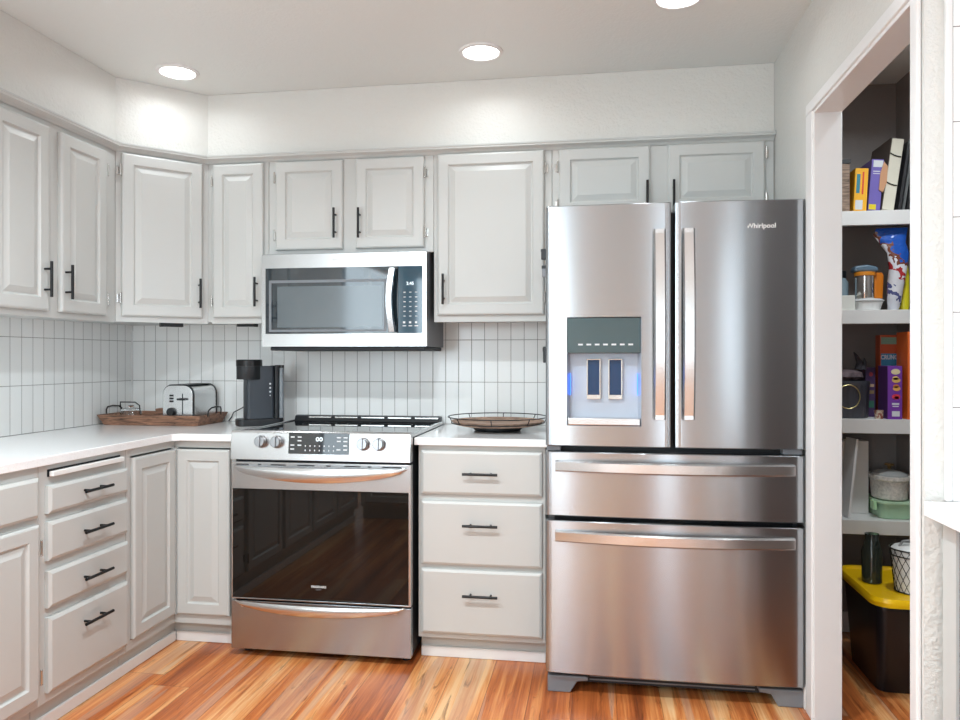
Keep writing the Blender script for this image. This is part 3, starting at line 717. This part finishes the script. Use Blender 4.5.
# glass dish with clip lid, and small wood block
gd = empty('glass_jar', (.115, -.175, TZ+.0125), 0, 'clear glass jar with wire bail lying at the left end of the tray', 'jar')
MB().lathe([(.040, .001), (.048, .006), (.050, .040), (.044, .050), (.040, .050), (.045, .038), (.043, .008), (.036, .005)], n=28).build('jar_body', M['glass'], gd)
MB().lathe([(.046, .0505), (.046, .058), (.020, .064), (.012, .075)], n=24).build('lid', M['glass'], gd)
MB().tube([(-.05, 0, .03), (-.052, -.01, .075), (-.045, -.02, .092), (.035, -.02, .092), (.052, -.01, .075), (.05, 0, .03)], .003, 8).build('wire_bail', M['black'], gd)
wb = MB().box(-.045, .045, -.03, .03, 0, .058).build('wooden_block', M['traywood'], bevel=.003); wb.location = (.27, -.115, TZ+.0128); wb.rotation_euler = (0, 0, .25)
tag(wb, 'small brown wooden box in the tray, left of the toaster', 'box')
# coffee maker
cm = empty('coffee_maker', (.820, -.190, CZ1), math.radians(38), 'slim dark single-serve coffee maker left of the range', 'coffee maker')
M['cmblue'] = plain('slate_plastic', srgb(52, 58, 65), .38)
def stadium(x0, x1, hy, r, n=6):
    P = []
    for cx, cy, a0 in ((x1-r, hy-r, 0), (x0+r, hy-r, 90), (x0+r, -hy+r, 180), (x1-r, -hy+r, 270)):
        for k in range(n+1): a = math.radians(a0+90*k/n); P.append((cx+r*math.cos(a), cy+r*math.sin(a)))
    return P
MB().prism(stadium(-.125, .092, .052, .030), .0006, .034, 'z', True).build('base', M['blackplastic'], cm, bevel=.003)
MB().prism(stadium(-.085, .044, .050, .014), .0345, .285, 'z', True).build('body', M['cmblue'], cm, bevel=.002)
MB().prism(stadium(.0445, .066, .050, .008), .0345, .287, 'z', True).build('spine', M['blackplastic'], cm)
MB().prism(stadium(.0665, .091, .048, .012), .036, .275, 'z', True).build('water_tank', M['smoke'], cm)
MB().prism(stadium(.0665, .092, .049, .012), .2755, .289, 'z', True).build('tank_lid', M['blackplastic'], cm)
hd = MB().lathe([(.056, .222), (.058, .226), (.058, .285)], (-.068, -.012, 0), 32).build('brew_head', M['blackplastic'], cm)
MB().lathe([(.0605, .2855), (.0605, .312), (.057, .316)], (-.068, -.012, 0), 32).build('lid', M['black'], hd)
m = MB()
for k, z in enumerate((.200, .181, .162, .144)): m.lathe([(.0045 if k < 3 else .003, -.0006), (.0045 if k < 3 else .003, 0)], (.022, -.0501, z), 16, 'y')
m.build('button', M['print'], cm)
# cord from the coffee maker down behind the tray
cu = MB().tube([(.765, -.165, CZ1+.115), (.70, -.10, CZ1+.095), (.64, -.05, CZ1+.070), (.59, -.035, CZ1+.048), (.57, -.022, CZ1+.02), (.555, -.018, CZ1+.004)], .0028, 8)
cu = cu.build('power_cord', M['blackplastic']); tag(cu, 'thin black power cord between the tray and the coffee maker', 'cord')
# round wire-rim tray right of the range
rt = empty('round_tray', (1.975, -.285, CZ1), 0, 'round wooden tray with a raised wire rim on the short countertop', 'tray')
MB().lathe([(.16, .022), (.19, .028), (.208, .044), (.204, .045), (.186, .034), (.0, .032)], n=56, cap0=True, cap1=False).build('tray_dish', M['rattan'], rt)
m = MB()
for z, r in ((.062, .222), (.036, .207)): m.tube([(r*math.cos(2*PI*k/56), r*math.sin(2*PI*k/56), z) for k in range(56)], .0024, 6, closed=True)
for k in range(8):
    a = 2*PI*(k+.5)/8-.39+PI/8*0; m.cyl((.206*math.cos(a), .206*math.sin(a), .034), (.222*math.cos(a), .222*math.sin(a), .063), .002, 6)
m.build('wire_rim', M['black'], rt)
MB().lathe([(.10, .0006), (.11, .010), (.11, .0215)], n=40).build('foot_ring', M['blackplastic'], rt)

# ================================================================ PANTRY
SY = -.272
SHZ = [(1.792, 1.852), (1.380, 1.438), (.922, .981), (.500, .560)]
labs = ['top pantry shelf holding books and a binder', 'second pantry shelf holding bags and a canister', 'third pantry shelf holding boxes and a black bucket', 'lowest pantry shelf holding dishes above the storage tote']
for (z0, z1), lb in zip(SHZ, labs):
    e = empty('pantry_shelf', (3.2525, 0, z0), 0, lb, 'shelf', 'white pantry shelves')
    MB().box(0, .4865, SY+.018, -.0005, z1-z0-.02, z1-z0).build('board', M['shelfw'], e)
    MB().box(0, .4865, SY, SY+.0175, 0, z1-z0).build('front_rail', M['shelfw'], e, bevel=.002)
def mat(name, c, rough=.55, **k): return plain(name, srgb(*c), rough, **k)
def item(name, mb, m, loc, rot, label, cat, group=None, bevel=.002):
    o = mb.build(name, m, bevel=bevel); o.location = loc; o.rotation_euler = rot; return tag(o, label, cat, group)
S1, S2, S3, S4 = [z1+.0008 for _, z1 in SHZ]
# -- shelf 1
e = item('wicker_basket', MB().box(-.10, .028, -.10, .10, 0, .205), rustic('wicker', srgb(78, 60, 48), srgb(150, 126, 108), 2), (3.440, -.145, S1), (0, 0, 0), 'woven brown basket at the left end of the top pantry shelf', 'basket')
MB().box(-.103, .031, -.103, .103, .2055, .222).build('rim', M['blackplastic'], e)
e = item('card_game_box', MB().box(-.026, .026, -.09, .09, 0, .180), mat('yellow_card', (246, 180, 36)), (3.504, -.165, S1+.0015), (0, math.radians(3), 0), 'yellow box with teal and red stripes next to the basket', 'box')
MB().box(-.019, -.005, -.0906, -.0901, .075, .155).build('teal_patch', mat('teal_print', (40, 130, 150)), e)
MB().box(.003, .010, -.0906, -.0901, .07, .165).build('red_patch', mat('red_print', (220, 70, 40)), e)
MB().box(-.020, .009, -.0906, -.0901, .006, .046).build('white_patch', M['print'], e)
e = item('book', MB().box(-.024, .024, -.09, .09, 0, .215), mat('purple_cover', (112, 98, 176)), (3.5595, -.165, S1+.002), (0, math.radians(4.5), 0), 'purple paperback with white title patch between the yellow box and the binder', 'book')
MB().box(-.017, .020, -.0906, -.0901, .182, .21).build('white_patch', M['print'], e)
MB().box(-.016, .012, -.0906, -.0901, .162, .166).box(-.016, .012, -.0906, -.0901, .153, .156).build('lettering', M['print'], e)
MB().box(-.022, .006, -.0908, -.0901, .004, .026).build('yellow_patch', mat('yellow_print', (230, 205, 40)), e)
item('cardboard_tag', MB().prism([(-.012, 0), (.004, -.01), (.016, .03), (.014, .10), (-.002, .118), (-.012, .07)], -.004, 0, 'y'), mat('tan_card', (200, 148, 110)), (3.589, -.2575, S1+.086), (0, math.radians(5), 0), 'tan rounded card tucked between purple book and binder', 'card', bevel=0)
e = empty('ring_binder', (3.615, -.135, S1+.0035), 0, 'cream spiral-bound binder leaning on the top pantry shelf', 'binder'); e.rotation_euler = (0, math.radians(8), 0)
MB().box(-.022, .024, -.115, .115, 0, .300).build('pages', mat('cream_cover', (222, 216, 198)), e, bevel=.002)
MB().box(-.0245, -.0225, -.112, .118, 0, .305).build('cover', mat('dark_brown_cover', (92, 80, 70)), e)
for z in (.105, .225): MB().tube([(-.024, -.117, z+.012), (-.008, -.1185, z+.004), (.008, -.1185, z), (.020, -.1175, z)], .0022, 6).build('ring', M['black'], e)
for x, c, lb, q in ((3.658, (48, 48, 50), 'dark baking sheet on edge right beside the cream binder', 9), (3.674, (96, 98, 98), 'greyer baking sheet on edge, second from the cream binder', 9), (3.690, (28, 28, 30), 'black baking sheet on edge nearest the pantry wall', 9)):
    item('baking_sheet', MB().box(-.003, .002, -.12, .12, 0, .29).box(-.008, -.003, -.12, -.116, 0, .29), mat('pan_metal', c, .35), (x, -.146, S1+.001), (0, math.radians(q-1), 0), lb, 'baking sheet', 'baking sheets standing on the top shelf', .0005)
# -- shelf 2
item('spice_box', MB().box(-.046, .024, -.03, .03, 0, .062), mat('white_box', (220, 220, 212)), (3.462, -.225, S2), (0, 0, 0), 'small white box at the left front of the second shelf', 'box')
e = empty('plastic_jar', (3.455, -.135, S2), 0, 'bluish plastic jar with dark lid at the left of the second shelf', 'jar')
MB().lathe([(.038, .0), (.040, .01), (.040, .125), (.030, .145)], n=24).build('jar_body', mat('bluish_plastic', (130, 148, 158), .25), e)
MB().lathe([(.032, .1455), (.032, .175)], n=24).build('lid', M['blackplastic'], e)
e = empty('mixing_bowl', (3.555, -.185, S2), 0, 'low white plastic bowl under the metal canister', 'bowl')
MB().lathe([(.046, 0), (.052, .004), (.060, .032), (.062, .036), (.058, .036), (.048, .006), (.0, .005)], n=32, cap1=False).build('bowl_body', M['white'], e)
MB().lathe([(.0, .0365), (.064, .0365), (.068, .042), (.060, .049), (.0, .049)], n=32, cap0=False, cap1=False).build('film_lid', mat('crinkled_film', (215, 215, 215), .2), e)
e = empty('metal_canister', (3.541, -.200, S2+.0500), 0, 'shiny metal canister with orange rim on the white bowl', 'canister')
MB().lathe([(.036, 0), (.038, .005), (.038, .096)], n=32).build('canister_body', M['chrome'], e)
MB().lathe([(.038, .0965), (.041, .099), (.041, .112), (.03, .115)], n=32).build('lid', mat('orange_lid', (224, 140, 40), .35), e)
item('snack_bag', MB().prism([(-.012, 0), (.022, 0), (.026, .10), (.020, .114), (-.010, .114), (-.016, .06)], -.020, .022, 'y'), mat('orange_bag', (222, 126, 34), .3), (3.597, -.165, S2+.0500), (0, 0, .1), 'orange snack bag with red edge behind the metal canister', 'bag', bevel=.005)
item('blue_bag', MB().prism([(-.055, 0), (.045, .0), (.042, .020), (0, .030), (-.05, .024)], -.030, .030, 'y'), mat('grey_blue_bag', (92, 116, 134), .35), (3.549, -.185, S2+.1655), (0, 0, 0), 'crumpled grey-blue bag lying on top of the canister', 'bag', bevel=.008)
def bag(name, pts, d, m, loc, rot, label, seg=9):
    mb = MB(); rings = []
    for (cx, z, hw, dd) in pts:
        rings.append([(cx+hw*math.cos(2*PI*k/16)*(1+.08*math.sin(5*k+z*60)), d*dd*math.sin(2*PI*k/16), z) for k in range(16)])
    mb.loops(rings); o = mb.build(name, m); o.location = loc; o.rotation_euler = rot
    return tag(o, label, 'bag', 'packaged bags on the second shelf')
def bag_mat():
    m = NT('printed_bag'); x, y, z = m.sep(m.obj())
    n = m.noise(m.obj(), 26, 2, .5, .6)
    f = m.math('ADD', m.math('MULTIPLY', z, 3.0), m.math('MULTIPLY', m.math('SUBTRACT', n, .5), .5)); f = m.math('ADD', f, m.math('MULTIPLY', x, 3.5))
    c1 = m.ramp(f, [(.0, srgb(205, 205, 212)), (.16, srgb(80, 84, 130)), (.24, srgb(214, 212, 216)), (.50, srgb(170, 46, 50)), (.57, srgb(218, 217, 222)), (.68, srgb(120, 66, 48)), (.76, srgb(30, 86, 180))])
    c1.node.color_ramp.interpolation = 'CONSTANT'
    m.set(Color=c1, Roughness=.25); m.bump(m.noise(m.obj(), 40, 2), .5, .01); return m.m
bag('chip_bag', [(.0, 0, .020, 1), (.002, .03, .026, 1.1), (.010, .10, .032, 1), (.022, .18, .036, 1), (.016, .24, .042, .9), (.000, .285, .052, .7), (-.012, .320, .062, .4), (-.008, .346, .060, .12)], .026, bag_mat(), (3.646, -.222, S2), (0, 0, -.1), 'tall blue, white and red snack bag leaning on the second shelf')
bag('snack_bag', [(0, 0, .020, 1), (0, .03, .025, 1.1), (.0, .10, .025, 1), (.003, .15, .021, .7), (.006, .195, .016, .2)], .030, mat('yellow_bag', (222, 208, 40), .3), (3.7115, -.150, S2), (0, 0, 0), 'yellow snack bag at the right end of the second shelf')
# -- shelf 3
e = empty('bucket', (3.490, -.165, S3), 0, 'black pleated bucket with a brass ring pull on the third shelf', 'bucket')
rings = []
for z, r in ((0, .070), (.004, .073), (.135, .078), (.140, .081), (.158, .081), (.158, .076), (.006, .068)):
    rings.append([((r*(1+(.02*math.cos(14*a) if .003 < z < .14 else 0)))*math.cos(a), (r*(1+(.02*math.cos(14*a) if .003 < z < .14 else 0)))*math.sin(a), z) for a in [2*PI*k/84 for k in range(84)]])
MB().loops(rings, smooth=True).build('bucket_body', mat('black_bucket', (72, 74, 82), .4), e)
MB().tube([(-.028+.045*math.cos(2*PI*k/32), -.0815-.002, .092+.050*math.sin(2*PI*k/32)) for k in range(32)], .0022, 6, closed=True).build('ring_pull', mat('brass', (200, 184, 130), .3, metal=.8), e)
item('patterned_cloth', MB().lathe([(.05, 0), (.062, .015), (.055, .035), (.02, .046)], n=14, sx=1, sy=.9), mat('dark_patterned_cloth', (100, 86, 90), .8, var=.6, scale=40), (3.488, -.160, S3+.159), (0, 0, .3), 'dark patterned cloth heaped inside the black bucket', 'cloth', bevel=0)
m = MB(); m.tube([(0, 0, 0), (.006, 0, .03), (-.006, 0, .055), (-.018, 0, .075)], [.016, .014, .008, .002], 8); m.tube([(.018, 0, .0), (.028, 0, .03), (.024, 0, .05)], [.014, .009, .002], 8)
item('oven_mitt', m, mat('striped_fabric', (52, 50, 56), .8, var=.5, scale=60), (3.532, -.150, S3+.206), (0, 0, 0), 'dark pointed cloth sticking up out of the black bucket', 'mitt', bevel=0)
def box_thing(name, x, y, z, w, d, h, c, label, deco=(), rz=0, group='boxes on the third shelf', rough=.45):
    o = MB().box(-w/2, w/2, -d/2, d/2, 0, h).build(name, mat(name+'_card', c, rough), bevel=.0012); o.location = (x, y, z); o.rotation_euler = (0, 0, rz); tag(o, label, 'box', group)
    for i, (a, b, z0, z1, cc, nm) in enumerate(deco): MB().box(a, b, -d/2-.0006, -d/2-.0002, z0, z1).build(nm, mat(nm+'_ink', cc), o)
    return o
def blob(o, x, z, r, d, c, nm='picture', sx=1.5): MB().lathe([(r, -d/2-.0009), (r, -d/2-.0003)], (x, 0, z), 14, 'y', sx=sx).build(nm, mat(nm+'_ink', c), o)
o = box_thing('snack_box', 3.640, -.205, S3, .056, .11, .222, (122, 60, 165), 'purple snack box with a strip of small pictures')
for x, z, r_, c in ((.002, .198, .012, (230, 214, 170)), (.002, .172, .008, (236, 200, 110)), (.004, .163, .011, (226, 180, 100)), (.004, .138, .008, (210, 120, 60)), (.006, .128, .010, (236, 170, 90)), (.004, .094, .011, (230, 60, 80)), (.006, .090, .006, (245, 140, 120))): blob(o, x, z, r_, .11, c)
MB().box(-.012, .016, -.0556, -.0551, .060, .068).box(-.010, .014, -.0556, -.0551, .052, .056).box(-.012, .018, -.0556, -.0551, .012, .034).build('lettering', M['print'], o)
MB().box(-.0288, -.0283, -.052, .052, .002, .22).build('side_panel', mat('dark_purple_ink', (84, 42, 108)), o)
o = box_thing('tea_box', 3.588, -.085, S3, .040, .09, .215, (74, 52, 92), 'dark box with red and purple print behind the small cup', [(-.015, .015, .13, .142, (190, 160, 130), 'picture'), (-.015, .015, .10, .115, (140, 116, 80), 'picture'), (-.015, .015, .04, .07, (56, 110, 90), 'picture')])
blob(o, .002, .185, .010, .09, (170, 60, 70), sx=.8)
o = box_thing('cereal_box', 3.670, -.105, S3, .088, .055, .355, (190, 84, 46), 'orange and blue cereal box behind the purple snack box', [(-.04, .04, .165, .275, (60, 140, 176), 'picture'), (-.04, .04, .315, .345, (130, 160, 136), 'picture'), (-.03, .03, .03, .13, (200, 160, 80), 'picture')])
text('CRUNCH', .026, M['print'], o, (0, -.0292, .258), name='lettering', bold=.001, sx=.75)
o = box_thing('cereal_box', 3.7125, -.200, S3, .046, .12, .365, (236, 108, 36), 'tall bright orange cereal box at the right end of the third shelf', [(-.008, .020, .285, .297, (215, 210, 200), 'picture'), (-.008, .020, .04, .275, (214, 208, 194), 'picture')])
text('Ch', .028, M['print'], o, (.006, -.0612, .325), name='lettering', bold=.001)
for z in (.10, .15, .21, .245): MB().box(-.007, .019, -.0612, -.0608, z, z+.004).build('printed_line', mat('dark_line_ink', (110, 104, 96)), o)
m = NT('cup_print'); nn = m.noise(m.obj(), 90, 2); m.set(Color=m.ramp(nn, [(.45, srgb(215, 200, 180)), (.55, srgb(150, 80, 64))]), Roughness=.4)
item('paper_cup', MB().lathe([(.016, 0), (.018, .035), (.0185, .036)], n=20), m.m, (3.585, -.237, S3), (0, 0, 0), 'small brown printed cup in front of the boxes', 'cup', bevel=0)
# -- shelf 4
item('white_organizer', MB().box(-.16, .055, -.0, .09, 0, .315), mat('white_carton', (228, 225, 222)), (3.525, -.13, S4), (0, 0, -.04), 'tall white carton at the left of the lowest shelf', 'carton', 'white upright things on the lowest shelf')
item('cutting_board', MB().box(-.005, .005, -.05, .05, 0, .335), mat('white_board', (238, 237, 236), .3), (3.458, -.200, S4+.0008), (0, math.radians(6), .12), 'thin white board leaning in front of the tall white carton', 'board', 'white upright things on the lowest shelf')
item('cutting_board', MB().box(-.004, .004, -.04, .04, 0, .32), mat('ivory_board', (218, 214, 210), .3), (3.430, -.20, S4), (0, 0, .1), 'second thin white board, nearest the pantry opening', 'board', 'white upright things on the lowest shelf')
def rrect(hx, hy, r, n=5): return [(x, y) for x, y in stadium(-hx, hx, hy, r, n)]
e = empty('food_container', (3.660, -.145, S4), 0, 'mint green rectangular lidded food container under the casserole dish', 'container')
MB().loops([[(x, y, z) for x, y in rrect(.070*k, .100*k, .03)] for k, z in ((.88, .0), (.92, .004), (1.0, .062))]).build('container_body', mat('mint_plastic', (176, 210, 176), .3), e)
MB().prism(rrect(.075, .106, .032), .0625, .073, 'z').build('lid', mat('mint_lid', (188, 218, 184), .35), e, bevel=.002)
MB().box(-.090, -.0755, -.075, -.035, .034, .072).build('latch', mat('mint_latch', (184, 226, 176), .35), e, bevel=.003)
e = empty('casserole_dish', (3.657, -.150, S4+.0738), 0, 'off-white textured oval casserole dish with glass lid on the green container', 'dish')
MB().loops([[(x, y, z) for x, y in [(a*math.cos(2*PI*k/48), b*math.sin(2*PI*k/48)) for k in range(48)]] for a, b, z in ((.058, .075, 0), (.068, .088, .006), (.072, .098, .080), (.080, .106, .088), (.080, .106, .102), (.068, .094, .102), (.064, .088, .012))]).build('dish_body', plain('speckled_ceramic', srgb(222, 216, 208), .35, var=.2, scale=90), e)
MB().loops([[(a*math.cos(2*PI*k/48), a*1.3*math.sin(2*PI*k/48), z) for k in range(48)] for a, z in ((.070, .1025), (.068, .108), (.045, .120), (.012, .126))]).build('lid', mat('grey_glass_lid', (170, 170, 168), .12), e)
MB().lathe([(.006, .1265), (.008, .136), (.020, .142), (.016, .150)], n=20).build('knob', mat('brass_knob', (150, 120, 76), .3, metal=.6), e)
# -- tote on the floor
e = empty('storage_tote', (3.568, -.485, .0006), 0, 'black plastic storage tote with a bright yellow lid on the pantry floor', 'storage tote')
MB().loops([[(x, y, z) for x, y in rrect(hx, hy, .035)] for hx, hy, z in ((.122, .155, .0), (.126, .16, .006), (.140, .205, .315), (.147, .215, .318), (.147, .215, .335))]).build('tote_body', mat('black_tote', (24, 25, 30), .35), e)
yl = mat('yellow_lid', (246, 196, 8), .35)
MB().loops([[(x, y, z) for x, y in rrect(hx, hy, r)] for hx, hy, r, z in ((.163, .238, .07, .3355), (.165, .240, .07, .352), (.158, .233, .065, .366), (.140, .212, .05, .366), (.135, .207, .05, .358))]).build('lid', yl, e)
MB().box(.0, .045, -.252, -.2405, .315, .356).build('latch', yl, e, bevel=.002)
# -- on the tote lid
LZ = .0006+.3588
e = empty('wire_basket', (3.588, -.575, LZ), 0, 'black wire basket lined with white cloth on the yellow tote lid', 'basket')
m = MB(); N = 18
for k in range(N):
    for s in (1, -1):
        m.tube([((.062+.018*t)*math.cos(2*PI*k/N+s*t*1.1), (.062+.018*t)*math.sin(2*PI*k/N+s*t*1.1), .002+.160*t) for t in [i/6 for i in range(7)]], .0011, 4)
for r, z, q in ((.0625, .003, .0022), (.0805, .162, .0028), (.078, .138, .0022)): m.tube([(r*math.cos(2*PI*k/40), r*math.sin(2*PI*k/40), z) for k in range(40)], q, 6, closed=True)
m.build('wire_frame', M['black'], e)
MB().lathe([(.055, .001), (.060, .004), (.074, .160), (.066, .168), (.03, .176)], n=28).build('liner', mat('white_liner', (226, 224, 220), .8), e)
MB().tube([(-.055, 0, .16), (-.04, -.01, .190), (0, -.015, .198), (.04, -.01, .190), (.055, 0, .16)], .008, 8, flat=.5).build('strap', mat('grey_strap', (150, 148, 146), .8), e)
e = empty('glass_vase', (3.478, -.470, LZ), 0, 'dark green glass bottle-shaped jar behind the wire basket', 'jar')
MB().lathe([(.032, .0), (.036, .004), (.038, .12), (.030, .15), (.024, .175), (.026, .190)], n=28).build('jar_body', plain('dark_green_glass', srgb(60, 68, 62), .08, Transmission_Weight=.4), e)

# ================================================================ PENINSULA BEHIND THE VIEWER (seen only mirrored in the oven glass)
b = base('peninsula_cabinet', (1.75, -3.945, 0), PI, 1.13, 'grey peninsula cabinet with raised-panel doors, seen mirrored in the oven glass')
for k in range(2): door(b, .04+k*.55, .54+k*.55, .13, .696, -.61); drawer(b, .04+k*.55, .54+k*.55, .719, .848, -.61, pull=False)
o = MB().box(.0005, 1.78, -3.97, -3.302, CZ0, CZ1).build('countertop', M['quartz'], bevel=.003); tag(o, 'white peninsula countertop behind the viewer', 'countertop', 'white countertops')
# ================================================================ COUNTER RUN ON THE RIGHT EDGE
e = MB().box(3.139, 3.85, -3.3, -1.7895, CZ0-.002, CZ1).box(3.186, 3.85, -1.7895, -1.7865, CZ0-.002, CZ1).build('countertop', M['quartz'], bevel=.003)
tag(e, 'white countertop whose corner shows at the right edge beside the pantry', 'countertop', 'white countertops')
e = empty('base_cabinet', (3.178, -1.79, 0), 0, 'grey base cabinet end panel under the countertop at the right edge', 'cabinet', 'painted base cabinets')
MB().box(0, .6, -.062, 0, .0005, .8805).build('end_panel', M['cab'], e)
MB().box(.02, .6, -1.50, -.695, .0005, .8805).build('body', M['cab'], e)
dw = empty('dishwasher', (3.182, -1.853, 0), 0, 'dark appliance with thick black handle under the right-edge countertop', 'dishwasher')
MB().box(.01, .55, -.63, -.001, .05, .880).build('body', M['greyplastic'], dw)
fr_ = MB().box(0, .0095, -.628, -.003, .09, .878).build('door', M['steel'], dw, bevel=.003)
MB().prism([(-.0005, .36), (-.018, .37), (-.024, .39), (-.016, .418), (-.0005, .424)], -.60, -.012, 'y').build('handle', M['blackplastic'], dw, bevel=.004)
MB().box(.06, .55, -.62, -.01, .0005, .0495).build('toe_kick', M['blackplastic'], dw)
